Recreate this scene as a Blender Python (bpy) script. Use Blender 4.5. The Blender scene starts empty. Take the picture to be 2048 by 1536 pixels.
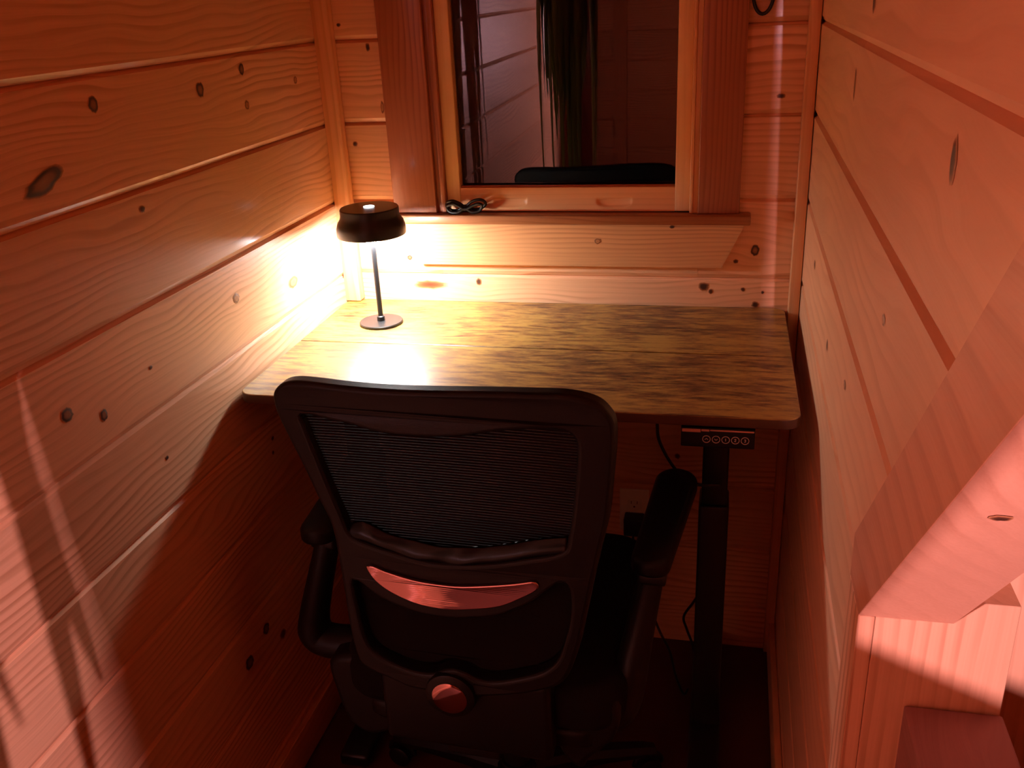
import bpy, bmesh, math, random
from mathutils import Vector, Matrix
random.seed(7)
S = bpy.context.scene
COL = S.collection

# ------------------------------------------------------------------ camera
cam_d = bpy.data.cameras.new('camera')
cam = bpy.data.objects.new('camera', cam_d); COL.objects.link(cam)
YAW, PITCH, ROLL, FPX = 0.2370, 0.4027, -0.0521, 1841.94
fw = Vector((-math.sin(YAW)*math.cos(PITCH), math.cos(YAW)*math.cos(PITCH), -math.sin(PITCH)))
rt = Vector((math.cos(YAW), math.sin(YAW), 0)); up = rt.cross(fw)
r2 = math.cos(ROLL)*rt + math.sin(ROLL)*up; u2 = -math.sin(ROLL)*rt + math.cos(ROLL)*up
M = Matrix((r2, u2, -fw)).transposed().to_4x4(); M.translation = (0.881, -1.996, 1.576)
cam.matrix_world = M
cam_d.sensor_fit = 'HORIZONTAL'; cam_d.sensor_width = 36.0; cam_d.lens = FPX/2048*36.0
cam_d.clip_start = 0.02
S.camera = cam

# ------------------------------------------------------------------ world, exposure
w = bpy.data.worlds.new('night'); S.world = w; w.use_nodes = True
w.node_tree.nodes['Background'].inputs[0].default_value = (0.02, 0.02, 0.04, 1)
w.node_tree.nodes['Background'].inputs[1].default_value = 0.03
S.view_settings.view_transform = 'Standard'; S.view_settings.look = 'None'
S.view_settings.exposure = 0.36; S.view_settings.gamma = 1.0; S.view_settings.use_curve_mapping = False
S.cycles.use_denoising = True
S.cycles.max_bounces = 12; S.cycles.diffuse_bounces = 6; S.cycles.glossy_bounces = 6
S.cycles.caustics_reflective = False; S.cycles.caustics_refractive = False
S.cycles.sample_clamp_indirect = 6.0

# strengths of the two lamps of the place
LAMP_E = 62.0                      # white desk lamp diffuser
LAMP_C = (1.0, 0.98, 0.95)
RED_E = 35000.0                      # pink-red bulb of the can spotlight behind the camera
RED_C = (1.0, 0.52, 0.60)
RED_POS = Vector((1.06, -3.4, 1.35))

# ------------------------------------------------------------------ helpers
def prop(o, label=None, cat=None, group=None, kind=None):
    if label: o['label'] = label
    if cat: o['category'] = cat
    if group: o['group'] = group
    if kind: o['kind'] = kind
    return o
def link(name, me, mat=None, parent=None, smooth=False):
    o = bpy.data.objects.new(name, me); COL.objects.link(o)
    if mat and not me.materials: me.materials.append(mat)
    if parent: o.parent = parent
    if smooth:
        for p in me.polygons: p.use_smooth = True
    return o
def empty(name, loc, rz=0):
    o = bpy.data.objects.new(name, None); COL.objects.link(o); o.location = loc; o.rotation_euler = (0, 0, rz)
    o.empty_display_size = .05
    return o
def pyd(name, v, f, mat, parent=None, smooth=False):
    me = bpy.data.meshes.new(name); me.from_pydata(v, [], f); me.update()
    bm = bmesh.new(); bm.from_mesh(me); bmesh.ops.recalc_face_normals(bm, faces=bm.faces); bm.to_mesh(me); bm.free()
    return link(name, me, mat, parent, smooth)
def box(name, a, b, mat, parent=None, bev=0.0, seg=2, center=True):
    """axis-aligned box; its own origin sits at the box's middle so the grain follows the piece"""
    a, b = Vector(a), Vector(b); c = (a+b)/2; h = (b-a)/2
    bm = bmesh.new(); bmesh.ops.create_cube(bm, size=2.0)
    for v in bm.verts: v.co = Vector((v.co.x*h.x, v.co.y*h.y, v.co.z*h.z))
    if bev > 0: bmesh.ops.bevel(bm, geom=list(bm.edges), offset=bev, segments=seg, affect='EDGES', profile=.6)
    me = bpy.data.meshes.new(name); bm.to_mesh(me); bm.free()
    o = link(name, me, mat, parent, bev > 0 and seg > 1); o.location = c
    return o
def catmull(p, n=6, closed=False):
    p = [Vector(q) for q in p]; out = []; m = len(p)
    rng = range(m if closed else m-1)
    for i in rng:
        if closed: a, b, c, d = p[(i-1) % m], p[i], p[(i+1) % m], p[(i+2) % m]
        else: a, b, c, d = p[max(i-1, 0)], p[i], p[i+1], p[min(i+2, m-1)]
        for k in range(n):
            t = k/n
            out.append(.5*((2*b)+(c-a)*t+(2*a-5*b+4*c-d)*t*t+(3*b-a-3*c+d)*t**3))
    if not closed: out.append(p[-1])
    return out
def tube_mesh(name, pts, r, seg=8, closed=False, flat=1.0):
    n = len(pts); v = []; f = []; rr = r if hasattr(r, '__len__') else [r]*n
    ref = Vector((0, 0, 1)); prev = None
    for i, p in enumerate(pts):
        t = (pts[(i+1) % n]-pts[i-1]) if closed else (pts[min(i+1, n-1)]-pts[max(i-1, 0)])
        t.normalize()
        if prev is None:
            s = t.cross(ref)
            if s.length < .1: s = t.cross(Vector((1, 0, 0)))
        else: s = prev-t*prev.dot(t)
        s.normalize(); prev = s; q = s.cross(t)
        for k in range(seg):
            a = 2*math.pi*k/seg; v.append(p+s*math.cos(a)*rr[i]+q*math.sin(a)*rr[i]*flat)
    for i in range(n if closed else n-1):
        j = (i+1) % n
        for k in range(seg): f.append((i*seg+k, i*seg+(k+1) % seg, j*seg+(k+1) % seg, j*seg+k))
    if not closed: f += [tuple(range(seg))[::-1], tuple((n-1)*seg+k for k in range(seg))]
    me = bpy.data.meshes.new(name); me.from_pydata([tuple(x) for x in v], [], f); me.update()
    bm = bmesh.new(); bm.from_mesh(me); bmesh.ops.recalc_face_normals(bm, faces=bm.faces); bm.to_mesh(me); bm.free()
    return me
def tube(name, pts, r, mat, parent=None, seg=8, closed=False, n=6, flat=1.0):
    pts = catmull(pts, n, closed)
    return link(name, tube_mesh(name, pts, r, seg, closed, flat), mat, parent, True)
def lathe(name, prof, mat, parent=None, seg=48, loc=(0, 0, 0), sharp=True):
    v = []; f = []; n = len(prof)
    for r, z in prof:
        for k in range(seg):
            a = 2*math.pi*k/seg; v.append((r*math.cos(a), r*math.sin(a), z))
    for i in range(n-1):
        for k in range(seg): f.append((i*seg+k, i*seg+(k+1) % seg, (i+1)*seg+(k+1) % seg, (i+1)*seg+k))
    o = pyd(name, v, f, mat, parent, True); o.location = loc
    bm = bmesh.new(); bm.from_mesh(o.data); bmesh.ops.remove_doubles(bm, verts=bm.verts, dist=1e-6)
    bmesh.ops.recalc_face_normals(bm, faces=bm.faces)
    for e in bm.edges:
        if len(e.link_faces) == 2 and e.calc_face_angle(0) > .6: e.smooth = False
    bm.to_mesh(o.data); bm.free()
    return o
def shape(name, loops, thick, mapf, mat, parent=None, bev=0.0, res=1):
    """flat outline with holes (first loop outer), given thickness and bent onto mapf(u, v, d)"""
    cu = bpy.data.curves.new(name, 'CURVE'); cu.dimensions = '2D'; cu.fill_mode = 'BOTH'
    cu.extrude = max(thick/2-bev, 1e-5); cu.bevel_depth = bev; cu.bevel_resolution = res; cu.offset = -bev
    for lp in loops:
        sp = cu.splines.new('POLY'); sp.points.add(len(lp)-1); sp.use_cyclic_u = True
        for q, c in zip(sp.points, lp): q.co = (c[0], c[1], 0, 1)
    co = bpy.data.objects.new(name, cu); COL.objects.link(co)
    dg = bpy.context.evaluated_depsgraph_get(); me = bpy.data.meshes.new_from_object(co.evaluated_get(dg))
    bpy.data.objects.remove(co); bpy.data.curves.remove(cu)
    me.name = name; me.materials.clear()
    for v in me.vertices: v.co = mapf(v.co.x, v.co.y, v.co.z+thick/2)
    bm = bmesh.new(); bm.from_mesh(me); bmesh.ops.remove_doubles(bm, verts=bm.verts, dist=1e-5)
    bmesh.ops.recalc_face_normals(bm, faces=bm.faces); bm.to_mesh(me); bm.free()
    return link(name, me, mat, parent, False)

# ------------------------------------------------------------------ materials
def newmat(name):
    m = bpy.data.materials.new(name); m.use_nodes = True
    return m, m.node_tree.nodes, m.node_tree.links, m.node_tree.nodes['Principled BSDF']
def plain(name, col, rough=.5, metal=0.0, spec=.5, coat=0.0, noise=0.0, nscale=40):
    m, N, L, b = newmat(name)
    b.inputs['Base Color'].default_value = (*col, 1); b.inputs['Roughness'].default_value = rough
    b.inputs['Metallic'].default_value = metal; b.inputs['Specular IOR Level'].default_value = spec
    b.inputs['Coat Weight'].default_value = coat
    if noise > 0:
        t = N.new('ShaderNodeTexCoord'); n = N.new('ShaderNodeTexNoise'); n.inputs['Scale'].default_value = nscale
        L.new(t.outputs['Object'], n.inputs['Vector'])
        bp = N.new('ShaderNodeBump'); bp.inputs['Strength'].default_value = noise; bp.inputs['Distance'].default_value = .002
        L.new(n.outputs['Fac'], bp.inputs['Height']); L.new(bp.outputs['Normal'], b.inputs['Normal'])
    return m
def emit(name, col, e):
    m, N, L, b = newmat(name); N.remove(b)
    em = N.new('ShaderNodeEmission'); em.inputs[0].default_value = (*col, 1); em.inputs[1].default_value = e
    L.new(em.outputs[0], N['Material Output'].inputs[0])
    return m
def mth(N, L, op, a, b=None, c=None):
    n = N.new('ShaderNodeMath'); n.operation = op
    for i, x in enumerate((a, b, c)):
        if x is None: continue
        if isinstance(x, (int, float)): n.inputs[i].default_value = x
        else: L.new(x, n.inputs[i])
    return n.outputs[0]
def comb(N, L, x, y, z):
    n = N.new('ShaderNodeCombineXYZ')
    for i, q in enumerate((x, y, z)):
        if isinstance(q, (int, float)): n.inputs[i].default_value = q
        else: L.new(q, n.inputs[i])
    return n.outputs[0]
def noise(N, L, vec, scale=1, detail=2, rough=.5):
    n = N.new('ShaderNodeTexNoise'); n.inputs['Scale'].default_value = scale; n.inputs['Detail'].default_value = detail
    n.inputs['Roughness'].default_value = rough; L.new(vec, n.inputs['Vector']); return n.outputs['Fac']
def mixc(N, L, f, a, b, mode='MIX'):
    n = N.new('ShaderNodeMix'); n.data_type = 'RGBA'; n.blend_type = mode
    for k, q in ((0, f), (6, a), (7, b)):
        if isinstance(q, tuple): n.inputs[k].default_value = (*q, 1)
        elif isinstance(q, (int, float)): n.inputs[k].default_value = q
        else: L.new(q, n.inputs[k])
    return n.outputs[2]
def sstep(N, L, x, lo, hi):
    n = N.new('ShaderNodeMapRange'); n.interpolation_type = 'SMOOTHSTEP'
    L.new(x, n.inputs[0]); n.inputs[1].default_value = lo; n.inputs[2].default_value = hi
    return n.outputs[0]
def wood(name, light, dark, axes='XZY', rings=42, swirl=.075, rough=.42, ringf=.55, streakf=.35, coat=.12, bump=.12, tint=.16):
    """axes: along, across, through"""
    m, N, L, b = newmat(name)
    tc = N.new('ShaderNodeTexCoord'); sp = N.new('ShaderNodeSeparateXYZ'); L.new(tc.outputs['Object'], sp.inputs[0])
    oi = N.new('ShaderNodeObjectInfo'); rnd = mth(N, L, 'MULTIPLY', oi.outputs['Random'], 61.0)
    o = dict(X=sp.outputs[0], Y=sp.outputs[1], Z=sp.outputs[2])
    a = mth(N, L, 'ADD', o[axes[0]], rnd); c = o[axes[1]]; d = o[axes[2]]
    at = N.new('ShaderNodeAttribute'); at.attribute_name = 'warp'
    c0 = mth(N, L, 'ADD', c, at.outputs['Fac'])
    lo = noise(N, L, comb(N, L, mth(N, L, 'MULTIPLY', a, 1.9), mth(N, L, 'MULTIPLY', c0, 7.0), mth(N, L, 'MULTIPLY_ADD', d, 3.0, rnd)), 1, 2, .45)
    c1 = mth(N, L, 'MULTIPLY_ADD', mth(N, L, 'SUBTRACT', lo, .5), swirl*2, c0)
    c1 = mth(N, L, 'ADD', c1, mth(N, L, 'MULTIPLY', d, .8))
    # growth rings: sharp dark late wood
    ph = mth(N, L, 'FRACT', mth(N, L, 'MULTIPLY', c1, rings))
    ring = mth(N, L, 'MULTIPLY', sstep(N, L, ph, .35, .86), mth(N, L, 'SUBTRACT', 1.0, sstep(N, L, ph, .88, 1.0)))
    fine = noise(N, L, comb(N, L, mth(N, L, 'MULTIPLY', a, 5.0), mth(N, L, 'MULTIPLY', c1, 330.0), mth(N, L, 'MULTIPLY', d, 200.0)), 1, 3, .6)
    blot = noise(N, L, comb(N, L, mth(N, L, 'MULTIPLY', a, 3.0), mth(N, L, 'MULTIPLY', c0, 9.0), rnd), 1, 3, .55)
    ringv = mth(N, L, 'MULTIPLY', ring, mth(N, L, 'MULTIPLY', sstep(N, L, blot, .25, .75), ringf))
    f = mth(N, L, 'ADD', ringv, mth(N, L, 'MULTIPLY', mth(N, L, 'SUBTRACT', fine, .38), streakf))
    f.node.use_clamp = True
    col = mixc(N, L, f, light, dark)
    lum = mth(N, L, 'MULTIPLY_ADD', oi.outputs['Random'], tint, 1-tint/2)
    lum = mth(N, L, 'MULTIPLY', lum, mth(N, L, 'MULTIPLY_ADD', blot, .36, .82))
    cc = N.new('ShaderNodeVectorMath'); cc.operation = 'SCALE'; L.new(col, cc.inputs[0]); L.new(lum, cc.inputs['Scale'])
    L.new(cc.outputs[0], b.inputs['Base Color'])
    rg = mth(N, L, 'MULTIPLY_ADD', fine, .18, rough-.09); L.new(rg, b.inputs['Roughness'])
    b.inputs['Coat Weight'].default_value = coat; b.inputs['Coat Roughness'].default_value = .16
    b.inputs['Specular IOR Level'].default_value = .4
    bp = N.new('ShaderNodeBump'); bp.inputs['Strength'].default_value = bump; bp.inputs['Distance'].default_value = .0015
    L.new(mth(N, L, 'SUBTRACT', fine, mth(N, L, 'MULTIPLY', ring, .5)), bp.inputs['Height']); L.new(bp.outputs['Normal'], b.inputs['Normal'])
    return m

PINE_L, PINE_D = (.87, .51, .30), (.45, .18, .075)
pine = wood('knotty_pine', PINE_L, PINE_D, 'XZY', rings=68, swirl=.055, ringf=.68, streakf=.5, coat=.22)
pineR = wood('smooth_pine', (.86, .50, .30), (.62, .29, .145), 'XZY', rings=30, ringf=.45, streakf=.2, rough=.5)
pineZ = wood('pine_upright', (.80, .44, .23), (.55, .24, .09), 'ZXY', rings=55, swirl=.02)
pineY = wood('pine_lengthwise', (.80, .44, .23), (.58, .26, .11), 'YXZ', rings=50, swirl=.04)
pineS = wood('pine_striped', (.80, .45, .27), (.40, .15, .07), 'ZXY', rings=62, swirl=.012, ringf=.8, rough=.55)
fir = wood('fir_sash', (.80, .40, .17), (.60, .25, .09), 'XZY', rings=80, swirl=.01, ringf=.35)
firZ = wood('fir_sash_upright', (.92, .58, .30), (.76, .40, .18), 'ZXY', rings=80, swirl=.01, ringf=.35)
casZ = wood('stained_casing', (.40, .13, .06), (.19, .05, .022), 'ZXY', rings=90, swirl=.03, ringf=.7, rough=.38, coat=.25)
casX = wood('stained_sill', (.40, .15, .055), (.22, .07, .025), 'XZY', rings=90, swirl=.03, ringf=.6, rough=.38, coat=.2)
apronM = wood('apron_wood', (.74, .39, .18), (.40, .16, .06), 'XZY', rings=110, swirl=.025, ringf=.6, streakf=.55)
floorM = wood('floor_plank_wood', (.50, .21, .095), (.20, .07, .03), 'XYZ', rings=40, ringf=.7, rough=.35, coat=.3)
roughM = wood('rough_dark_timber', (.30, .13, .11), (.15, .06, .05), 'YXZ', rings=25, ringf=.3, streakf=.5, rough=.8, coat=0, bump=.8)

def desk_material():
    m, N, L, b = newmat('rustic_desktop')
    tc = N.new('ShaderNodeTexCoord'); sp = N.new('ShaderNodeSeparateXYZ'); L.new(tc.outputs['Object'], sp.inputs[0])
    x, y = sp.outputs[0], sp.outputs[1]
    w1 = noise(N, L, comb(N, L, mth(N, L, 'MULTIPLY', x, 2.2), mth(N, L, 'MULTIPLY', y, 5.0), 0.0), 1, 2)
    y1 = mth(N, L, 'MULTIPLY_ADD', mth(N, L, 'SUBTRACT', w1, .5), .07, y)
    pat = noise(N, L, comb(N, L, mth(N, L, 'MULTIPLY', x, 14.0), mth(N, L, 'MULTIPLY', y1, 72.0), 3.0), 1, 5, .7)
    fine = noise(N, L, comb(N, L, mth(N, L, 'MULTIPLY', x, 9.0), mth(N, L, 'MULTIPLY', y1, 300.0), 7.0), 1, 3, .6)
    big = noise(N, L, comb(N, L, mth(N, L, 'MULTIPLY', x, 2.6), mth(N, L, 'MULTIPLY', y1, 9.0), 11.0), 1, 3, .5)
    v = mth(N, L, 'ADD', mth(N, L, 'MULTIPLY', pat, 1.05), mth(N, L, 'ADD', mth(N, L, 'MULTIPLY', fine, .22), mth(N, L, 'MULTIPLY', big, .5)))
    r = N.new('ShaderNodeValToRGB'); L.new(v, r.inputs[0]); e = r.color_ramp.elements
    e[0].position = .69; e[0].color = (.032, .013, .006, 1); e[1].position = .98; e[1].color = (.40, .25, .055, 1)
    q = e.new(.775); q.color = (.105, .046, .016, 1); q = e.new(.87); q.color = (.24, .13, .034, 1)
    L.new(r.outputs[0], b.inputs['Base Color'])
    b.inputs['Roughness'].default_value = .35; b.inputs['Specular IOR Level'].default_value = 1.0
    bp = N.new('ShaderNodeBump'); bp.inputs['Strength'].default_value = .12; bp.inputs['Distance'].default_value = .001
    L.new(fine, bp.inputs['Height']); L.new(bp.outputs['Normal'], b.inputs['Normal'])
    return m
deskM = desk_material()
edgeM = plain('desk_edge_shade', (.085, .035, .016), .45, noise=.2, nscale=80)  # shade of the desktop's unlit sides is put into this colour
black = plain('black_plastic', (.0055, .0042, .004), .48, spec=.35, noise=.15, nscale=500)
blackS = plain('black_gloss', (.004, .004, .006), .26, spec=.3)
blackF = plain('black_fabric', (.008, .007, .008), .85, spec=.15)
meshM = plain('chair_mesh', (.012, .007, .009), .8, spec=.12)
steel = plain('black_steel', (.010, .010, .011), .4, noise=.1, nscale=300)
lampM = plain('lamp_black', (.012, .010, .010), .34)
lampB = plain('lamp_pole_metal', (.012, .012, .014), .42)
chrome = plain('polished_trim', (.66, .33, .31), .06, metal=1.0)  # red of the reflected room is put into the metal's colour
white = plain('ivory_plastic', (.90, .84, .72), .4)
printw = plain('button_print', (.8, .62, .58), .5)
stripM = plain('display_strip', (.85, .42, .34), .25)
rubber = plain('cable_rubber', (.008, .008, .009), .35)
iron = plain('black_iron', (.012, .009, .009), .5, noise=.3)
gapM = plain('wall_backing', (.10, .035, .018), .9)
wallP = plain('plain_board_wall', (.40, .17, .085), .6, noise=.2, nscale=20)
leafM = plain('leaf_green', (.30, .34, .05), .5)
potM = plain('pot_clay', (.20, .09, .06), .7)

def knot_material(name, stops):
    m, N, L, b = newmat(name)
    at = N.new('ShaderNodeAttribute'); at.attribute_name = 'kr'
    r = N.new('ShaderNodeValToRGB'); L.new(at.outputs['Fac'], r.inputs[0]); e = r.color_ramp.elements
    e[0].position, e[0].color = stops[0][0], (*stops[0][1], 1); e[1].position, e[1].color = stops[-1][0], (*stops[-1][1], 1)
    for p, c in stops[1:-1]:
        q = e.new(p); q.color = (*c, 1)
    L.new(r.outputs[0], b.inputs['Base Color']); b.inputs['Roughness'].default_value = .5
    return m
knotRing = knot_material('knot_ringed', [(0, (.32, .15, .06)), (.45, (.24, .10, .04)), (.66, (.06, .025, .012)), (.80, (.05, .02, .01)), (.9, (.3, .12, .045)), (1.0, (.62, .31, .14))])
knotSolid = knot_material('knot_dark', [(0, (.07, .025, .013)), (.5, (.08, .028, .014)), (.75, (.26, .095, .04)), (1.0, (.62, .3, .135))])
knotPale = knot_material('knot_pale', [(0, (.42, .19, .08)), (.5, (.52, .24, .1)), (.72, (.2, .08, .035)), (.84, (.3, .12, .05)), (1.0, (.62, .31, .14))])
bark = knot_material('bark_pocket', [(0, (.18, .02, .008)), (.4, (.34, .055, .018)), (.7, (.42, .12, .045)), (1.0, (.80, .46, .25))])

glassM, N, L, b = newmat('window_glass')
b.inputs['Base Color'].default_value = (1, 1, 1, 1); b.inputs['Roughness'].default_value = 0.0
b.inputs['Transmission Weight'].default_value = 1.0; b.inputs['IOR'].default_value = 1.52

# ------------------------------------------------------------------ setting
Z1, SP = 1.496, .17352             # groove level, board height
LV = [Z1+SP*k for k in range(-9, 6)]   # groove heights, lowest below the floor
FLOOR, CEIL = 0.0, 2.36
def XL(y): return .010+.0155*y     # face of the left wall
def XR(y): return 1.0503+.0079*y   # face of the right wall

def frame_matrix(p, U, n_in):
    U = Vector(U).normalized(); n = Vector(n_in).normalized(); z = U.cross(n)
    m = Matrix((U, n, z)).transposed().to_4x4(); m.translation = p
    return m
BEV, BDEP, THK = .0090, .0052, .019
BEVT, BDEPT = .0062, .0090
def board(parent, mat, p, U, n_in, length, h, knots=(), dense=None, bot=True, top=True, endcut=None):
    """one tongue-and-groove board with V edges. local X along, Y into the wall, Z up.
    knots: (u, v, ru, rv, kind) in board coordinates; the grain bends round them"""
    g = .0003; z0, z1 = g, h-g
    zs = [(z0, BDEP if bot else 0), (z0+(BEV if bot else 0.0005), 0)]
    nz = 1
    if knots: nz = 14
    a, bb = zs[1][0], z1-(BEVT if top else .0005)
    for k in range(1, nz): zs.append((a+(bb-a)*k/nz, 0))
    zs += [(bb, 0), (z1, BDEPT if top else 0)]
    prof = [(z0, THK)]+zs+[(z1, THK)]
    if knots and dense: us = [0.0]+[dense[0]+(dense[1]-dense[0])*k/round((dense[1]-dense[0])/.013) for k in range(round((dense[1]-dense[0])/.013)+1)]+[length]
    elif knots: us = [length*k/max(2, round(length/.013)) for k in range(max(2, round(length/.013))+1)]
    else: us = [0.0, length]
    us = sorted(set(round(u, 5) for u in us if -1e-6 <= u <= length+1e-6))
    v, f, wv = [], [], []
    n = len(prof)
    for i, u in enumerate(us):
        for z, dp in prof:
            uu = u
            if endcut and i == len(us)-1: uu = endcut(z)
            v.append((uu, dp, z))
            s = 0.0
            for (ku, kv, ru, rv, kd) in knots:
                du, dv = (uu-ku)/(ru*2.6+.012), (z-kv)/(rv*2.0+.008)
                s -= .8*dv*(rv*.9+.003)*math.exp(-(du*du+dv*dv*.8))
            wv.append(s)
    for i in range(len(us)-1):
        for k in range(n-1): f.append((i*n+k, (i+1)*n+k, (i+1)*n+k+1, i*n+k+1))
    f.append(tuple(range(n))); f.append(tuple((len(us)-1)*n+k for k in range(n))[::-1])
    me = bpy.data.meshes.new('board'); me.from_pydata(v, [], f); me.update()
    if knots:
        at = me.attributes.new('warp', 'FLOAT', 'POINT'); at.data.foreach_set('value', wv)
    o = link('board', me, mat, parent); o.matrix_world = frame_matrix(p, U, n_in)
    for (ku, kv, ru, rv, kd) in knots:
        knot(o, ku, kv, ru, rv, kd)
    return o
KM = dict(r=knotRing, d=knotSolid, p=knotPale, b=bark)
def knot(parent, u, z, ru, rz, kind, rot=0.0):
    seg, R = 18, (0, .35, .6, .72, .85, 1.0); v, f, kr = [(0, 0, 0)], [], [0.0]
    rr = random.Random(hash((round(u*1000), round(z*1000))))
    wob = [1+rr.uniform(-.12, .12) for _ in range(seg)]
    if kind == 'R': rot = .30; kind = 'r'
    for j in R[1:]:
        for k in range(seg):
            a = 2*math.pi*k/seg; q = Vector((math.cos(a)*ru*j*wob[k], math.sin(a)*rz*j*wob[k]))
            v.append((q.x*math.cos(rot)-q.y*math.sin(rot), -.0012*(1-j), q.x*math.sin(rot)+q.y*math.cos(rot))); kr.append(j)
    for k in range(seg): f.append((0, 1+k, 1+(k+1) % seg))
    for j in range(len(R)-2):
        for k in range(seg):
            a = 1+j*seg; f.append((a+k, a+seg+k, a+seg+(k+1) % seg, a+(k+1) % seg))
    me = bpy.data.meshes.new('knot'); me.from_pydata(v, [], f); me.update()
    me.attributes.new('kr', 'FLOAT', 'POINT').data.foreach_set('value', kr)
    o = link('knot', me, KM[kind], parent, True); o.location = (u, -.0005, z)
    return o
def level_of(z):
    for k in range(len(LV)-1):
        if LV[k] <= z < LV[k+1]: return k

# knots seen on the walls: horizontal place, height, half sizes, kind
KNL = [(-.794, 1.456, .011, .012, 'r'), (-.510, 1.447, .012, .013, 'r'), (-.360, 1.468, .010, .011, 'r'), (-.359, 1.404, .008, .009, 'p'),
       (-.146, 1.429, .008, .008, 'p'), (-.926, 1.372, .043, .0145, 'R'), (-.509, 1.075, .011, .010, 'p'), (-.992, 1.060, .0125, .0115, 'r'),
       (-.921, 1.027, .009, .0095, 'r'), (-.793, 1.051, .005, .0035, 'd'), (-.801, .893, .005, .004, 'd'), (-.463, .761, .006, .005, 'd'),
       (-.470, .732, .005, .005, 'd'), (-.611, .398, .013, .013, 'r'), (-.553, .340, .013, .012, 'd'), (-.688, .375, .016, .016, 'r'),
       (-.282, 1.037, .022, .012, 'p'), (-.732, 1.292, .008, .006, 'd')]
KNB = [(.064, 1.276, .006, .006, 'd'), (.057, 1.527, .005, .004, 'd'), (.138, 1.354, .004, .014, 'p'), (.118, 1.480, .005, .009, 'd'),
       (.951, 1.039, .0095, .012, 'r'), (.845, .956, .012, .010, 'd'), (.861, .945, .0055, .006, 'd'), (.930, .951, .0045, .005, 'd'),
       (.972, .945, .0035, .004, 'd'), (.958, .917, .0085, .007, 'd'), (.332, .958, .006, .009, 'd'), (.912, 1.014, .006, .005, 'd'),
       (.985, 1.357, .010, .005, 'd'), (.169, 1.014, .006, .006, 'r'), (.798, .531, .007, .008, 'd'), (.213, .949, .046, .012, 'b')]
KNR = [(-.762, 1.545, .012, .016, 'd'), (-1.278, 1.450, .010, .018, 'd'), (-.645, 1.440, .006, .022, 'p'), (-.293, 1.092, .010, .009, 'd'),
       (-1.07, 1.257, .010, .006, 'p'), (-.605, 1.054, .010, .009, 'd'), (-.840, 1.088, .010, .006, 'p')]

# --- floor
floor = box('floor', (-.3, -4.1, -.06), (3.0, .25, -.012), gapM); prop(floor, kind='structure')
PW = .121
for i in range(33):
    y1 = -.069+PW-i*PW; y0 = y1-PW
    if y0 < -4.05: break
    y1 = min(y1, .02)
    cuts = [-.28, random.uniform(.2, .8), random.uniform(1.3, 1.9), 2.95]
    if i == 3: cuts[1] = .42
    for a, b_ in zip(cuts[:-1], cuts[1:]):
        o = box('floor_plank', (a+.0008, y0+.0008, -.012), (b_-.0008, y1-.0008, random.uniform(-.0004, .0002)), floorM, floor, .0012, 1)

# --- left wall
wl = pyd('wall_left', [(XL(.02)-THK, .02, 0), (XL(-4.0)-THK, -4.0, 0), (XL(-4.0)-.1, -4.0, 0), (XL(.02)-.1, .02, 0),
                       (XL(.02)-THK, .02, CEIL), (XL(-4.0)-THK, -4.0, CEIL), (XL(-4.0)-.1, -4.0, CEIL), (XL(.02)-.1, .02, CEIL)],
         [(0, 1, 5, 4), (1, 2, 6, 5), (2, 3, 7, 6), (3, 0, 4, 7), (4, 5, 6, 7), (3, 2, 1, 0)], gapM)
prop(wl, kind='structure')
LEN = 3.95
for k in range(len(LV)-1):
    z0, z1 = LV[k], LV[k+1]
    if z1 < .02 or z0 > CEIL: continue
    kn = [(y+LEN, z-z0, a, c, kd) for (y, z, a, c, kd) in KNL if level_of(z) == k]
    j = random.uniform(-.0006, .0006)
    board(wl, pine, Vector((XL(-LEN)+j, -LEN, z0)), (.0155, 1, 0), (-1, .0155, 0), LEN, SP, kn, (LEN-1.25, LEN-.02) if kn else None)

# --- back wall with the window opening
WX0, WX1, WZ0, WZ1 = .252, .826, 1.118, 2.16
wb = empty('wall_back', (0, 0, 0)); prop(wb, kind='structure')
for (a, b_) in [((-.1, .019, 0), (WX0-.01, .10, CEIL)), ((WX1+.01, .019, 0), (1.2, .10, CEIL)), ((WX0-.01, .019, 0), (WX1+.01, .10, WZ0-.01)), ((WX0-.01, .019, WZ1), (WX1+.01, .10, CEIL))]:
    box('wall_backing', a, b_, gapM, wb)
for k in range(len(LV)-1):
    z0, z1 = LV[k], LV[k+1]
    if z1 < .02 or z0 > CEIL: continue
    spans = [(.0, 1.056)]; H = SP
    if z1 > WZ0+.02 and z0 < WZ1: spans = [(.0, WX0-.005), (WX1+.005, 1.056)]
    for a, b_ in spans:
        kn = [(x-a, z-z0, c, d, kd) for (x, z, c, d, kd) in KNB if level_of(z) == k and a < x < b_]
        board(wb, pine, Vector((a, random.uniform(-.0004, .0004), z0)), (1, 0, 0), (0, 1, 0), b_-a, SP, kn)
    if z1 > WZ0+.02 and z0 < WZ0:   # shorter infill below the window
        kn = []
        board(wb, pine, Vector((WX0-.005, 0, z0)), (1, 0, 0), (0, 1, 0), WX1-WX0+.01, WZ0-.006-z0, kn, top=False)

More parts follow.
